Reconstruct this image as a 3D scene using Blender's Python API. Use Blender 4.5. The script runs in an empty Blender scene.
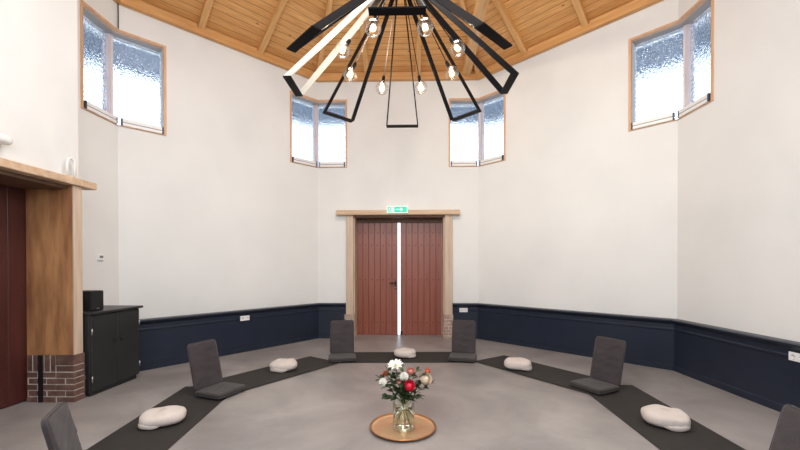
import bpy, bmesh, math, random
from mathutils import Vector, Matrix, noise
C = bpy.context.scene.collection
PI = math.pi
K = math.tan(PI/8)          # half side of the octagon per unit apothem
A = 4.1                     # apothem of the room (inner wall faces)
AO = 4.5                    # outer face of the walls
random.seed(7)

# ------------------------------------------------------------------ materials
def mat(name, color, rough=0.6, metal=0.0, var=0.0, vscale=6.0, bump=0.0, bscale=40.0, stretch=(1,1,1),
        spec=0.5, detail=4.0, color2=None, sheen=0.0, coat=0.0):
    m = bpy.data.materials.new(name); m.use_nodes = True
    nt = m.node_tree; b = nt.nodes['Principled BSDF']
    b.inputs['Base Color'].default_value = (*color, 1)
    b.inputs['Roughness'].default_value = rough
    b.inputs['Metallic'].default_value = metal
    b.inputs['Specular IOR Level'].default_value = spec
    b.inputs['Sheen Weight'].default_value = sheen
    b.inputs['Coat Weight'].default_value = coat
    tc = nt.nodes.new('ShaderNodeTexCoord'); mp = nt.nodes.new('ShaderNodeMapping')
    mp.inputs['Scale'].default_value = stretch
    nt.links.new(tc.outputs['Object'], mp.inputs['Vector'])
    if var or color2:
        n = nt.nodes.new('ShaderNodeTexNoise'); n.inputs['Scale'].default_value = vscale
        n.inputs['Detail'].default_value = detail
        nt.links.new(mp.outputs['Vector'], n.inputs['Vector'])
        r = nt.nodes.new('ShaderNodeValToRGB')
        c1 = color2 if color2 else tuple(max(0, c*(1-var)) for c in color)
        c0 = color if color2 else tuple(min(1, c*(1+var)) for c in color)
        r.color_ramp.elements[0].position = .32; r.color_ramp.elements[1].position = .68
        r.color_ramp.elements[0].color = (*c1, 1); r.color_ramp.elements[1].color = (*c0, 1)
        nt.links.new(n.outputs['Fac'], r.inputs['Fac'])
        nt.links.new(r.outputs['Color'], b.inputs['Base Color'])
    if bump:
        n2 = nt.nodes.new('ShaderNodeTexNoise'); n2.inputs['Scale'].default_value = bscale
        n2.inputs['Detail'].default_value = 5
        nt.links.new(mp.outputs['Vector'], n2.inputs['Vector'])
        bp = nt.nodes.new('ShaderNodeBump'); bp.inputs['Strength'].default_value = bump
        bp.inputs['Distance'].default_value = .01
        nt.links.new(n2.outputs['Fac'], bp.inputs['Height'])
        nt.links.new(bp.outputs['Normal'], b.inputs['Normal'])
    return m

def emis(name, color, s):
    m = bpy.data.materials.new(name); m.use_nodes = True; nt = m.node_tree
    b = nt.nodes['Principled BSDF']
    b.inputs['Base Color'].default_value = (*color, 1)
    b.inputs['Emission Color'].default_value = (*color, 1); b.inputs['Emission Strength'].default_value = s
    return m

def thin_glass(name, tint=(1,1,1), gloss=.12):
    m = bpy.data.materials.new(name); m.use_nodes = True; nt = m.node_tree
    nt.nodes.remove(nt.nodes['Principled BSDF']); out = nt.nodes['Material Output']
    t = nt.nodes.new('ShaderNodeBsdfTransparent'); t.inputs['Color'].default_value = (*tint, 1)
    g = nt.nodes.new('ShaderNodeBsdfGlossy'); g.inputs['Roughness'].default_value = .03
    lw = nt.nodes.new('ShaderNodeLayerWeight'); lw.inputs['Blend'].default_value = .35
    ma = nt.nodes.new('ShaderNodeMath'); ma.operation = 'MULTIPLY_ADD'
    ma.inputs[1].default_value = .62; ma.inputs[2].default_value = gloss
    nt.links.new(lw.outputs['Facing'], ma.inputs[0])
    mx = nt.nodes.new('ShaderNodeMixShader')
    nt.links.new(ma.outputs[0], mx.inputs[0]); nt.links.new(t.outputs[0], mx.inputs[1]); nt.links.new(g.outputs[0], mx.inputs[2])
    nt.links.new(mx.outputs[0], out.inputs['Surface'])
    return m

def glass(name, color, rough=.0, ior=1.45, bump=0, bscale=30, dist=.02):
    m = bpy.data.materials.new(name); m.use_nodes = True; nt = m.node_tree
    b = nt.nodes['Principled BSDF']
    b.inputs['Base Color'].default_value = (*color, 1); b.inputs['Roughness'].default_value = rough
    b.inputs['Transmission Weight'].default_value = 1; b.inputs['IOR'].default_value = ior
    if bump:
        tc = nt.nodes.new('ShaderNodeTexCoord')
        v = nt.nodes.new('ShaderNodeTexNoise'); v.inputs['Scale'].default_value = bscale; v.inputs['Detail'].default_value = 1.0
        nt.links.new(tc.outputs['Object'], v.inputs['Vector'])
        bp = nt.nodes.new('ShaderNodeBump'); bp.inputs['Strength'].default_value = bump; bp.inputs['Distance'].default_value = dist
        nt.links.new(v.outputs['Fac'], bp.inputs['Height']); nt.links.new(bp.outputs['Normal'], b.inputs['Normal'])
        n2 = nt.nodes.new('ShaderNodeTexNoise'); n2.inputs['Scale'].default_value = 32; n2.inputs['Detail'].default_value = 2
        nt.links.new(tc.outputs['Object'], n2.inputs['Vector'])
        r = nt.nodes.new('ShaderNodeValToRGB'); r.color_ramp.elements[0].position = .40; r.color_ramp.elements[1].position = .60
        r.color_ramp.elements[0].color = (.50,.60,.74,1); r.color_ramp.elements[1].color = (1,1,1,1)
        nt.links.new(n2.outputs['Fac'], r.inputs['Fac']); nt.links.new(r.outputs['Color'], b.inputs['Base Color'])
    return m

def plank_ceiling_mat():
    m = bpy.data.materials.new('pine_ceiling_boards'); m.use_nodes = True; nt = m.node_tree; b = nt.nodes['Principled BSDF']
    tc = nt.nodes.new('ShaderNodeTexCoord')
    br = nt.nodes.new('ShaderNodeTexBrick')
    br.inputs['Scale'].default_value = 1; br.inputs['Brick Width'].default_value = 40; br.inputs['Row Height'].default_value = .118
    br.inputs['Mortar Size'].default_value = .004; br.inputs['Mortar Smooth'].default_value = .2
    br.inputs['Color1'].default_value = (.74,.42,.165,1); br.inputs['Color2'].default_value = (.64,.33,.115,1)
    br.inputs['Mortar'].default_value = (.22,.09,.022,1)
    bm_ = nt.nodes.new('ShaderNodeMapping'); bm_.inputs['Location'].default_value = (20,0,0)
    nt.links.new(tc.outputs['Object'], bm_.inputs['Vector']); nt.links.new(bm_.outputs['Vector'], br.inputs['Vector']); br.offset = 0
    mp = nt.nodes.new('ShaderNodeMapping'); mp.inputs['Scale'].default_value = (1.2,22,1)
    nt.links.new(tc.outputs['Object'], mp.inputs['Vector'])
    n = nt.nodes.new('ShaderNodeTexNoise'); n.inputs['Scale'].default_value = 2.4; n.inputs['Detail'].default_value = 5
    nt.links.new(mp.outputs['Vector'], n.inputs['Vector'])
    r = nt.nodes.new('ShaderNodeValToRGB'); r.color_ramp.elements[0].color = (.78,.70,.62,1); r.color_ramp.elements[1].color = (1.1,1.08,1.05,1)
    r.color_ramp.elements[0].position = .3; r.color_ramp.elements[1].position = .7
    nt.links.new(n.outputs['Fac'], r.inputs['Fac'])
    mx = nt.nodes.new('ShaderNodeMix'); mx.data_type = 'RGBA'; mx.blend_type = 'MULTIPLY'; mx.inputs[0].default_value = 1
    nt.links.new(br.outputs['Color'], mx.inputs[6]); nt.links.new(r.outputs['Color'], mx.inputs[7])
    # knots
    mk = nt.nodes.new('ShaderNodeMapping'); mk.inputs['Scale'].default_value = (3.2,6.5,1)
    nt.links.new(tc.outputs['Object'], mk.inputs['Vector'])
    vo = nt.nodes.new('ShaderNodeTexVoronoi'); vo.inputs['Scale'].default_value = 1.0; vo.inputs['Randomness'].default_value = 1
    nt.links.new(mk.outputs['Vector'], vo.inputs['Vector'])
    kr = nt.nodes.new('ShaderNodeValToRGB'); kr.color_ramp.elements[0].position = .05; kr.color_ramp.elements[1].position = .12
    kr.color_ramp.elements[0].color = (.30,.15,.06,1); kr.color_ramp.elements[1].color = (1,1,1,1)
    nt.links.new(vo.outputs['Distance'], kr.inputs['Fac'])
    m2 = nt.nodes.new('ShaderNodeMix'); m2.data_type = 'RGBA'; m2.blend_type = 'MULTIPLY'; m2.inputs[0].default_value = .9
    nt.links.new(mx.outputs[2], m2.inputs[6]); nt.links.new(kr.outputs['Color'], m2.inputs[7])
    nt.links.new(m2.outputs[2], b.inputs['Base Color'])
    b.inputs['Roughness'].default_value = .5
    return m

def floor_mat():
    m = bpy.data.materials.new('polished_concrete'); m.use_nodes = True; nt = m.node_tree; b = nt.nodes['Principled BSDF']
    tc = nt.nodes.new('ShaderNodeTexCoord')
    n = nt.nodes.new('ShaderNodeTexNoise'); n.inputs['Scale'].default_value = .9; n.inputs['Detail'].default_value = 8; n.inputs['Roughness'].default_value = .6
    n.inputs['Distortion'].default_value = .6
    nt.links.new(tc.outputs['Object'], n.inputs['Vector'])
    r = nt.nodes.new('ShaderNodeValToRGB')
    r.color_ramp.elements[0].position = .28; r.color_ramp.elements[0].color = (.185,.165,.165,1)
    r.color_ramp.elements[1].position = .72; r.color_ramp.elements[1].color = (.36,.335,.328,1)
    nt.links.new(n.outputs['Fac'], r.inputs['Fac']); nt.links.new(r.outputs['Color'], b.inputs['Base Color'])
    n2 = nt.nodes.new('ShaderNodeTexNoise'); n2.inputs['Scale'].default_value = 4; n2.inputs['Detail'].default_value = 5
    nt.links.new(tc.outputs['Object'], n2.inputs['Vector'])
    r2 = nt.nodes.new('ShaderNodeMapRange'); r2.inputs[3].default_value = .26; r2.inputs[4].default_value = .46
    nt.links.new(n2.outputs['Fac'], r2.inputs[0]); nt.links.new(r2.outputs[0], b.inputs['Roughness'])
    bp = nt.nodes.new('ShaderNodeBump'); bp.inputs['Strength'].default_value = .08; bp.inputs['Distance'].default_value = .01
    nt.links.new(n2.outputs['Fac'], bp.inputs['Height']); nt.links.new(bp.outputs['Normal'], b.inputs['Normal'])
    b.inputs['Specular IOR Level'].default_value = .45
    return m

M = dict(
    plaster=mat('plaster', (.775,.78,.775), .85, var=.025, vscale=1.2, bump=.12, bscale=60),
    floor=floor_mat(),
    planks=plank_ceiling_mat(),
    beam=mat('pine_beam', (.72,.42,.175), .5, color2=(.56,.29,.10), vscale=2.2, stretch=(1.0,9,9), detail=5, bump=.1, bscale=20),
    rim=mat('pine_rim', (.68,.37,.14), .5, color2=(.54,.26,.085), vscale=2.0, stretch=(1.0,9,9), detail=5),
    frame=mat('window_wood', (.70,.43,.255), .5, color2=(.60,.33,.175), vscale=3, stretch=(6,6,1)),
    mullion=mat('mullion_paint', (.74,.66,.68), .5, color2=(.66,.57,.58), vscale=3, stretch=(6,6,1)),
    headlining=mat('shaded_head_lining', (.36,.335,.32), .7, var=.05),  # pale lining darkened to grey: shade under the window head put into the colour
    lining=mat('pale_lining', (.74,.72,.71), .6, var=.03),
    white=mat('white_plastic', (.82,.82,.82), .4, bump=.01),
    whitebar=mat('white_long_bar', (.50,.495,.46), .45, var=.02),  # off-white colour for the long bars of the left loop
    greyline=mat('grey_track', (.22,.23,.27), .5, var=.05),
    cap=mat('dark_cap', (.035,.05,.09), .45, var=.1),
    eave=mat('eave_underside', (.13,.16,.20), .8, var=.2, vscale=4),
    navy=mat('navy_panel', (.011,.0175,.036), .36, var=.12, vscale=3, bump=.03, bscale=30),
    navyrail=mat('navy_rail', (.020,.026,.042), .33, var=.1, vscale=3),
    black=mat('black_metal', (.0035,.0035,.005), .45, var=.15, vscale=5, spec=.09),
    cabinet=mat('charcoal_lacquer', (.017,.018,.021), .42, var=.15, vscale=4, bump=.02),
    speaker=mat('speaker_black', (.004,.004,.005), .6, var=.2, vscale=9, bump=.2, bscale=160),
    post=mat('oak_post', (.64,.51,.40), .6, color2=(.52,.39,.29), vscale=2.6, stretch=(7,7,.7), detail=6, bump=.25, bscale=12),
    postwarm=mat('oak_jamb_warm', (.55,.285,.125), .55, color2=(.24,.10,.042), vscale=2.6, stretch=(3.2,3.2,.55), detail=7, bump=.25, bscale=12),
    lintel=mat('oak_lintel', (.66,.49,.34), .6, color2=(.52,.35,.22), vscale=2.4, stretch=(.7,7,7), detail=6, bump=.25, bscale=12),
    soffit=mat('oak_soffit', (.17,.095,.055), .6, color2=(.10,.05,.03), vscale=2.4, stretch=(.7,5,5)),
    brick=mat('old_brick', (.20,.11,.085), .85, color2=(.085,.045,.037), vscale=9, bump=.5, bscale=40),
    palebrick=mat('limewashed_brick', (.50,.40,.33), .85, color2=(.30,.19,.145), vscale=12, bump=.5, bscale=40),
    mortar=mat('mortar', (.60,.54,.49), .9, var=.2, vscale=20, bump=.4),
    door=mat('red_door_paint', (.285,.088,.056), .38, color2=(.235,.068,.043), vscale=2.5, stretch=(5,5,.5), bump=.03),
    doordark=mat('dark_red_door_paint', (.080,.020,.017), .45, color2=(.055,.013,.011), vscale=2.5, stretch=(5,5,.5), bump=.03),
    groove=mat('door_groove', (.10,.028,.018), .6, var=.1),
    nail=mat('iron_nail', (.06,.02,.015), .5, metal=.6, var=.1),
    iron=mat('dark_iron', (.03,.028,.03), .4, metal=.8, var=.1),
    steel=mat('dull_steel', (.5,.5,.5), .35, metal=1, var=.1),
    mat_=mat('mat_rubber', (.019,.0165,.0145), .8, var=.12, vscale=5, bump=.25, bscale=220),
    matrim=mat('mat_edge', (.028,.025,.021), .8, var=.1),
    chair=mat('chair_canvas', (.037,.029,.033), .8, var=.16, vscale=4, bump=.25, bscale=90, sheen=.15),
    seat=mat('chair_seat_canvas', (.032,.027,.028), .8, var=.16, vscale=4, bump=.25, bscale=90, sheen=.15),
    piping=mat('chair_piping', (.05,.044,.045), .75, var=.1),
    linen=mat('cream_linen', (.60,.535,.50), .9, var=.05, vscale=4, bump=.3, bscale=130, sheen=.2),
    linen2=mat('cream_linen_flap', (.55,.49,.455), .9, var=.05, vscale=4, bump=.3, bscale=130, sheen=.2),
    copper=mat('beaten_copper', (.76,.43,.25), .36, metal=.7, color2=(.74,.53,.31), vscale=9, detail=8),
    copperrim=mat('copper_rim', (.52,.26,.12), .35, metal=.85, color2=(.36,.16,.07), vscale=8, bump=.3, bscale=30),
    vase=thin_glass('vase_glass', (.93,.97,.94), .05),
    water=glass('water', (.86,.95,.86), 0, 1.33),
    pane=glass('hammered_glass', (.95,.98,1), .04, 1.42, bump=.8, bscale=40, dist=.010),
    bulb=thin_glass('bulb_glass', (.98,.97,.94), .06),
    filament=emis('filament', (1,.72,.42), 2.0),
    stem=mat('flower_stem', (.07,.11,.03), .6, var=.3, vscale=15),
    leaf=mat('leaf_green', (.035,.065,.022), .5, color2=(.018,.036,.014), vscale=14),
    leafpale=mat('leaf_sage', (.10,.14,.07), .6, color2=(.05,.08,.035), vscale=14),
    rose_red=mat('petal_red', (.86,.045,.10), .6, color2=(.66,.02,.05), vscale=20),
    rose_white=mat('petal_white', (.93,.92,.88), .65, color2=(.84,.83,.74), vscale=18),
    rose_cream=mat('petal_cream', (.80,.70,.56), .65, color2=(.66,.50,.36), vscale=18),
    rose_coral=mat('petal_coral', (.74,.18,.09), .6, color2=(.56,.08,.04), vscale=18),
    rose_pink=mat('petal_pink', (.74,.34,.28), .6, color2=(.6,.22,.18), vscale=18),
    heart=mat('flower_heart', (.45,.30,.06), .8, var=.3, vscale=60),
    green=emis('exit_green', (.015,.58,.37), .45),
    exitwhite=emis('exit_white', (.85,.95,.9), .5),
    cord=mat('dark_cord', (.05,.045,.04), .6, var=.1),
    screen=mat('grey_screen', (.15,.17,.18), .3, var=.1),
)

# ------------------------------------------------------------------ mesh helper
class MB:
    def __init__(s): s.v = []; s.f = []; s.mi = []; s.sm = []
    def add(s, vs, fs, mi=0, smooth=False):
        o = len(s.v); s.v += [tuple(v) for v in vs]
        for f in fs: s.f.append(tuple(i+o for i in f)); s.mi.append(mi); s.sm.append(smooth)
        return s
    def hexa(s, p, mi=0):   # p: 4 points of one face, then the 4 matching points of the opposite face
        return s.add(p, [(0,1,2,3),(7,6,5,4),(0,4,5,1),(1,5,6,2),(2,6,7,3),(3,7,4,0)], mi)
    def box(s, x0,x1,y0,y1,z0,z1, mi=0):
        return s.hexa([(x0,y0,z0),(x1,y0,z0),(x1,y1,z0),(x0,y1,z0),(x0,y0,z1),(x1,y0,z1),(x1,y1,z1),(x0,y1,z1)], mi)
    def tube(s, pts, r, n=8, mi=0, closed=False, caps=True):
        pts = [Vector(p) for p in pts]; m = len(pts); rs = r if isinstance(r,(list,tuple)) else [r]*m
        vs = []; prev = None
        for i,p in enumerate(pts):
            if closed: t = pts[(i+1)%m]-pts[i-1]
            else: t = pts[min(i+1,m-1)]-pts[max(i-1,0)]
            t.normalize()
            if prev is None:
                a = Vector((0,0,1)) if abs(t.z)<.9 else Vector((1,0,0)); u = t.cross(a).normalized()
            else: u = (prev-t*prev.dot(t)).normalized()
            prev = u; w = t.cross(u)
            vs += [p+(u*math.cos(2*PI*k/n)+w*math.sin(2*PI*k/n))*rs[i] for k in range(n)]
        fs = []
        for i in range(m if closed else m-1):
            j = (i+1)%m
            for k in range(n): fs.append((i*n+k, i*n+(k+1)%n, j*n+(k+1)%n, j*n+k))
        if caps and not closed: fs += [tuple(range(n))[::-1], tuple((m-1)*n+k for k in range(n))]
        return s.add(vs, fs, mi, True)
    def lathe(s, prof, n=32, c=(0,0,0), mi=0, smooth=True, mtx=None):
        vs = []; fs = []; m = len(prof)
        for r,z in prof:
            for k in range(n):
                a = 2*PI*k/n; v = Vector((r*math.cos(a), r*math.sin(a), z))
                if mtx: v = mtx @ v
                vs.append((v.x+c[0], v.y+c[1], v.z+c[2]))
        for i in range(m-1):
            for k in range(n): fs.append((i*n+k, i*n+(k+1)%n, (i+1)*n+(k+1)%n, (i+1)*n+k))
        if prof[0][0] > 1e-6: fs.append(tuple(range(n))[::-1])
        if prof[-1][0] > 1e-6: fs.append(tuple((m-1)*n+k for k in range(n)))
        return s.add(vs, fs, mi, smooth)
    def prism(s, poly, y0, y1, mi=0):   # polygon in x,z pushed from y0 to y1
        n = len(poly)
        vs = [(x,y0,z) for x,z in poly]+[(x,y1,z) for x,z in poly]
        return s.add(vs, [tuple(range(n)), tuple(range(n,2*n))[::-1]]+[(i,i+n,(i+1)%n+n,(i+1)%n) for i in range(n)], mi)
    def build(s, name, mats, parent=None, bevel=0, seg=2, mw=None, fix=True):
        me = bpy.data.meshes.new(name); me.from_pydata(s.v, [], s.f)
        if not isinstance(mats,(list,tuple)): mats = [mats]
        for m in mats: me.materials.append(m)
        for p,mi,sm in zip(me.polygons, s.mi, s.sm): p.material_index = mi; p.use_smooth = sm
        if fix or bevel:
            bm = bmesh.new(); bm.from_mesh(me)
            bmesh.ops.remove_doubles(bm, verts=bm.verts, dist=1e-6) if fix == 'weld' else None
            bmesh.ops.recalc_face_normals(bm, faces=bm.faces)
            if bevel:
                bmesh.ops.bevel(bm, geom=[e for e in bm.edges if len(e.link_faces)==2 and e.calc_face_angle(0) > .5]+list(bm.verts),
                                offset=bevel, segments=seg, affect='EDGES', profile=.5, clamp_overlap=True)
            bm.to_mesh(me); bm.free()
        o = bpy.data.objects.new(name, me); C.objects.link(o)
        if mw is not None: o.matrix_world = mw
        if parent is not None: o.parent = parent
        return o

def tag(o, label, cat, group=None, kind=None):
    o['label'] = label; o['category'] = cat
    if group: o['group'] = group
    if kind: o['kind'] = kind
    return o
def empty(name, loc=(0,0,0), rz=0.0):
    o = bpy.data.objects.new(name, None); C.objects.link(o); o.empty_display_size = .1
    o.location = loc; o.rotation_euler = (0,0,rz); return o
def children(o): return [c for c in bpy.data.objects if c.parent == o]
def copy_tree(o, parent=None):
    c = o.copy(); C.objects.link(c); c.parent = parent
    for ch in children(o): copy_tree(ch, c)
    return c

# local frames of the octagon's walls: s runs to the right seen from inside, d is distance from the centre
NRM = {'back':PI/2,'back_right':PI/4,'right':0,'front_right':-PI/4,'front':-PI/2,'front_left':-3*PI/4,'left':PI,'back_left':3*PI/4}
def pt(w, s, d, z):
    th = NRM[w]; return Vector((math.cos(th)*d+math.sin(th)*s, math.sin(th)*d-math.cos(th)*s, z))
def whex(mb, w, s0, s1, d0, d1, z0, z1, mi=0):
    """block on wall w; an end given as 'L' or 'R' is mitred into the corner"""
    def e(s,d): return -K*d if s=='L' else (K*d if s=='R' else s)
    mb.hexa([pt(w,e(s0,d0),d0,z0),pt(w,e(s1,d0),d0,z0),pt(w,e(s1,d1),d1,z0),pt(w,e(s0,d1),d1,z0),
             pt(w,e(s0,d0),d0,z1),pt(w,e(s1,d0),d0,z1),pt(w,e(s1,d1),d1,z1),pt(w,e(s0,d1),d1,z1)], mi)
def wframe(w, s, d, z):   # matrix: local x to the right along the wall, y outward, z up
    th = NRM[w]
    return Matrix.Translation(pt(w,s,d,z)) @ Matrix(((math.sin(th),math.cos(th),0,0),(-math.cos(th),math.sin(th),0,0),(0,0,1,0),(0,0,0,1)))

# ------------------------------------------------------------------ setting: floor, walls
WZ0, WZ1, WS = 3.60, 5.035, 1.07        # window openings
WT = 5.80
mb = MB(); rr = (AO+.06)/math.cos(PI/8); oc = [(rr*math.cos(PI/8+k*PI/4),rr*math.sin(PI/8+k*PI/4)) for k in range(8)]
mb.add([(x,y,-.12) for x,y in oc]+[(x,y,0) for x,y in oc],[tuple(range(8)),tuple(range(8,16))]+[(k,(k+1)%8,(k+1)%8+8,k+8) for k in range(8)])
tag(mb.build('floor', M['floor']), 'mottled grey polished concrete floor', 'floor', kind='structure')

wins = {'back':'LR','back_right':'LR','right':'L','left':'R','back_left':'LR'}
wtxt = {'back':'white plaster wall around the red double door','back_right':'white plaster wall right of the back wall, brightly lit',
        'right':'white plaster wall along the right edge of the room','left':'white plaster wall behind the black cabinet',
        'back_left':'white plaster wall between cabinet and back wall','front':'white plaster wall behind the viewpoint',
        'front_left':'white plaster wall at near left','front_right':'white plaster wall at near right'}
DX0, DX1, DZ = -.94, .985, 2.58         # back doorway
for w in NRM:
    mb = MB(); wn = wins.get(w,'')
    a = -WS if 'L' in wn else 'L'; b = WS if 'R' in wn else 'R'
    if w == 'back':
        whex(mb,w,'L',DX0,A,AO,0,WZ0); whex(mb,w,DX1,'R',A,AO,0,WZ0); whex(mb,w,DX0,DX1,A,AO,DZ,WZ0)
    else: whex(mb,w,'L','R',A,AO,0,WZ0)
    whex(mb,w,a,b,A,AO,WZ0,WZ1); whex(mb,w,'L','R',A,AO,WZ1,WT)
    tag(mb.build('wall_'+w, M['plaster']), wtxt[w], 'wall', kind='structure')

# thick entrance wall standing in front of the left wall
BX, BY = -3.53, .40
mb = MB()
mb.box(-4.1,BX,.31,BY,0,5.9); mb.box(-4.1,BX,-1.55,.31,2.43,5.9); mb.box(-4.1,BX,-2.4,-1.55,0,5.9)
tag(mb.build('wall_entrance', M['plaster']), 'thick white wall above and beside the left doorway', 'wall', kind='structure')

# ------------------------------------------------------------------ roof
SL = .5; ZP = 5.63                       # plank plane: z = ZP + SL*(A-d)
def zp(d): return ZP+SL*(A-d)
def beam(name, p0, p1, w, h, m, parent=None):
    p0 = Vector(p0); p1 = Vector(p1); x = (p1-p0); L = x.length; x.normalize()
    y = Vector((0,0,1)).cross(x)
    if y.length < 1e-3: y = Vector((0,1,0))
    y.normalize(); z = x.cross(y)
    mw = Matrix((( x.x,y.x,z.x,p0.x),(x.y,y.y,z.y,p0.y),(x.z,y.z,z.z,p0.z),(0,0,0,1)))
    mb = MB(); mb.box(0,L,-w/2,w/2,-h/2,h/2)
    return mb.build(name, m, parent, bevel=.008, seg=1, mw=mw)
tn = [0]
def trim(o, label, cat='beam'):
    return tag(o, label, cat, kind='structure')
def tname(): tn[0] += 1; return 'trim_%d' % tn[0]
side = {w:w.replace('_',' ') for w in NRM}
rsl = math.hypot(1,SL)
offs = {'back':(-.64,.43),'back_right':(-.635,.45),'back_left':(-.57,.445)}
for i,w in enumerate(NRM):
    # board face, local x along the eave, local y up the slope
    th = NRM[w]; ex = Vector((math.sin(th),-math.cos(th),0)); ey = Vector((-math.cos(th),-math.sin(th),SL)).normalized(); ez = ex.cross(ey)
    o = pt(w,0,AO,zp(AO))
    mw = Matrix(((ex.x,ey.x,ez.x,o.x),(ex.y,ey.y,ez.y,o.y),(ex.z,ey.z,ez.z,o.z),(0,0,0,1)))
    L = AO*rsl; mb = MB()
    mb.add([(-K*AO,0,0),(K*AO,0,0),(0,L,0),(-K*AO,0,.06),(K*AO,0,.06),(0,L,.06)],[(0,1,2),(5,4,3),(0,3,4,1),(1,4,5,2),(2,5,3,0)])
    tag(mb.build('ceiling', M['planks'], mw=mw), 'sloping pine board ceiling face above the %s wall'%side[w], 'ceiling', kind='structure')
    # rim beam and frieze board
    for nm,d0,z0,z1,mm,tx in (('rim',A-.085,5.405,5.50,'rim','pine rim beam'),('frieze',A-.03,5.50,5.70,'beam','pine frieze board')):
        m2 = MB(); r = wframe(w,0,0,0)
        e0, e1 = K*d0, K*A
        m2.hexa([(-e0,d0,z0),(e0,d0,z0),(e1,A,z0),(-e1,A,z0),(-e0,d0,z1),(e0,d0,z1),(e1,A,z1),(-e1,A,z1)])
        trim(m2.build(tname(), M[mm], mw=r), '%s along the top of the %s wall'%(tx,side[w]))
    for s,wh in zip(offs.get(w,(-.55,.55)),('left','right')):
        d1 = abs(s)/K+.12
        h = .15; k = h/2/rsl*rsl
        trim(beam(tname(), pt(w,s,A-.03,zp(A-.03)-.085), pt(w,s,d1,zp(d1)-.085), .10, h, M['beam']),
             'pine rafter above the %s wall, the %s of its two'%(side[w],wh))
    # hip beam at the left end of this wall
    c = Vector((math.cos(th+PI/8), math.sin(th+PI/8), 0)); rc = (A-.05)/math.cos(PI/8)
    p0 = c*rc+Vector((0,0,zp(A-.05)-.10)); p1 = c*.25+Vector((0,0,zp(.25*math.cos(PI/8))-.10))
    trim(beam(tname(), p0, p1, .09, .17, M['beam']), 'pine hip beam rising from the left end of the %s wall'%side[w])
trim(beam(tname(), (1.43,4.03,5.55),(1.25,-.6,5.51), .17,.16, M['beam']), 'wide pine tie beam right of the chandelier')
mb = MB(); mb.lathe([(.001,7.2),(.2,7.25),(.22,7.3),(.22,7.6),(.001,7.62)],16)
trim(mb.build(tname(), M['beam']), 'wooden hub where the hip beams meet', 'hub')
# overhanging eave outside
mb = MB()
for w in NRM: whex(mb,w,'L','R',AO,5.75,5.13,5.2)
tag(mb.build('roof_eave', M['eave']), 'dark roof overhang seen through the top of the windows', 'roof', kind='structure')

# ------------------------------------------------------------------ windows at four corners
corners = [('left','back_left','at the corner above the cabinet'),('back_left','back','left of the door under the chandelier'),
           ('back','back_right','right of the door under the chandelier'),('back_right','right','high on the right')]
for n,(wa,wb,txt) in enumerate(corners):
    root = empty('window_%d'%(n+1), (0,0,0))
    tag(root, 'wood framed corner window of hammered glass '+txt, 'window', kind='structure')
    fr = MB(); li = MB(); hl = MB()
    for w,end in ((wa,'R'),(wb,'L')):
        sg = 1 if end=='R' else -1
        def rng(x): return (x,'R') if sg>0 else ('L',x)
        def two(x,y): return (min(sg*x,sg*y), max(sg*x,sg*y))
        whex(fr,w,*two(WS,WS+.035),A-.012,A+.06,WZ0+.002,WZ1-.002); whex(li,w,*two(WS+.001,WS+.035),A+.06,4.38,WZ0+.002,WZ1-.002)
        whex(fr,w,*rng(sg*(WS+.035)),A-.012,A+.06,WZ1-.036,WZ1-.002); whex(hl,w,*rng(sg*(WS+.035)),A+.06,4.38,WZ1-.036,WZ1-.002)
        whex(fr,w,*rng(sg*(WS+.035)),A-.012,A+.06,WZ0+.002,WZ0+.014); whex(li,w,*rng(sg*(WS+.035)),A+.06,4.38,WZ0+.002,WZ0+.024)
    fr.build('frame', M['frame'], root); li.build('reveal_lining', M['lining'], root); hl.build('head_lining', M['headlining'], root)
    # corner post, set back
    mu = MB(); th = (NRM[wa]+NRM[wb])/2
    if abs(NRM[wa]-NRM[wb]) > PI: th += PI
    for w,end in ((wa,'R'),(wb,'L')):
        sg = 1 if end=='R' else -1
        whex(mu,w,*((K*4.27-.035,'R') if sg>0 else ('L',-(K*4.27-.035))),4.24,4.36,WZ0+.025,WZ1-.037)
    mu.build('mullion', M['mullion'], root)
    for w,end in ((wa,'R'),(wb,'L')):
        sg = 1 if end=='R' else -1
        c0, c1 = WS+.036, K*4.27-.036
        L = c1-c0; mid = sg*(c0+c1)/2
        p = MB(); p.box(-L/2,L/2,0,.008,WZ0+.025,WZ1-.037)
        p.build('pane', M['pane'], root, mw=wframe(w,mid,4.30,0))
        # white opener rail with dark slot and end caps
        c0, c1 = WS+.045, K*(A-.02)-.03
        L = c1-c0; mid = sg*(c0+c1)/2
        r = MB(); r.box(-L/2+.02,L/2-.02,0,.05,.016,.058); r.box(-L/2+.02,L/2-.02,0,.05,.070,.116)
        ro = r.build('sill_rail', M['white'], root, mw=wframe(w,mid,A-.03,WZ0))
        g = MB(); g.box(-L/2+.02,L/2-.02,.008,.046,.058,.070); g.build('track', M['greyline'], ro)
        for e in (-1,1):
            q = MB(); x = e*(L/2-.01); q.box(x-.01,x+.01,-.004,.05,.015,.118); q.build('end_cap', M['cap'], ro, bevel=.002, seg=1)

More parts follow.
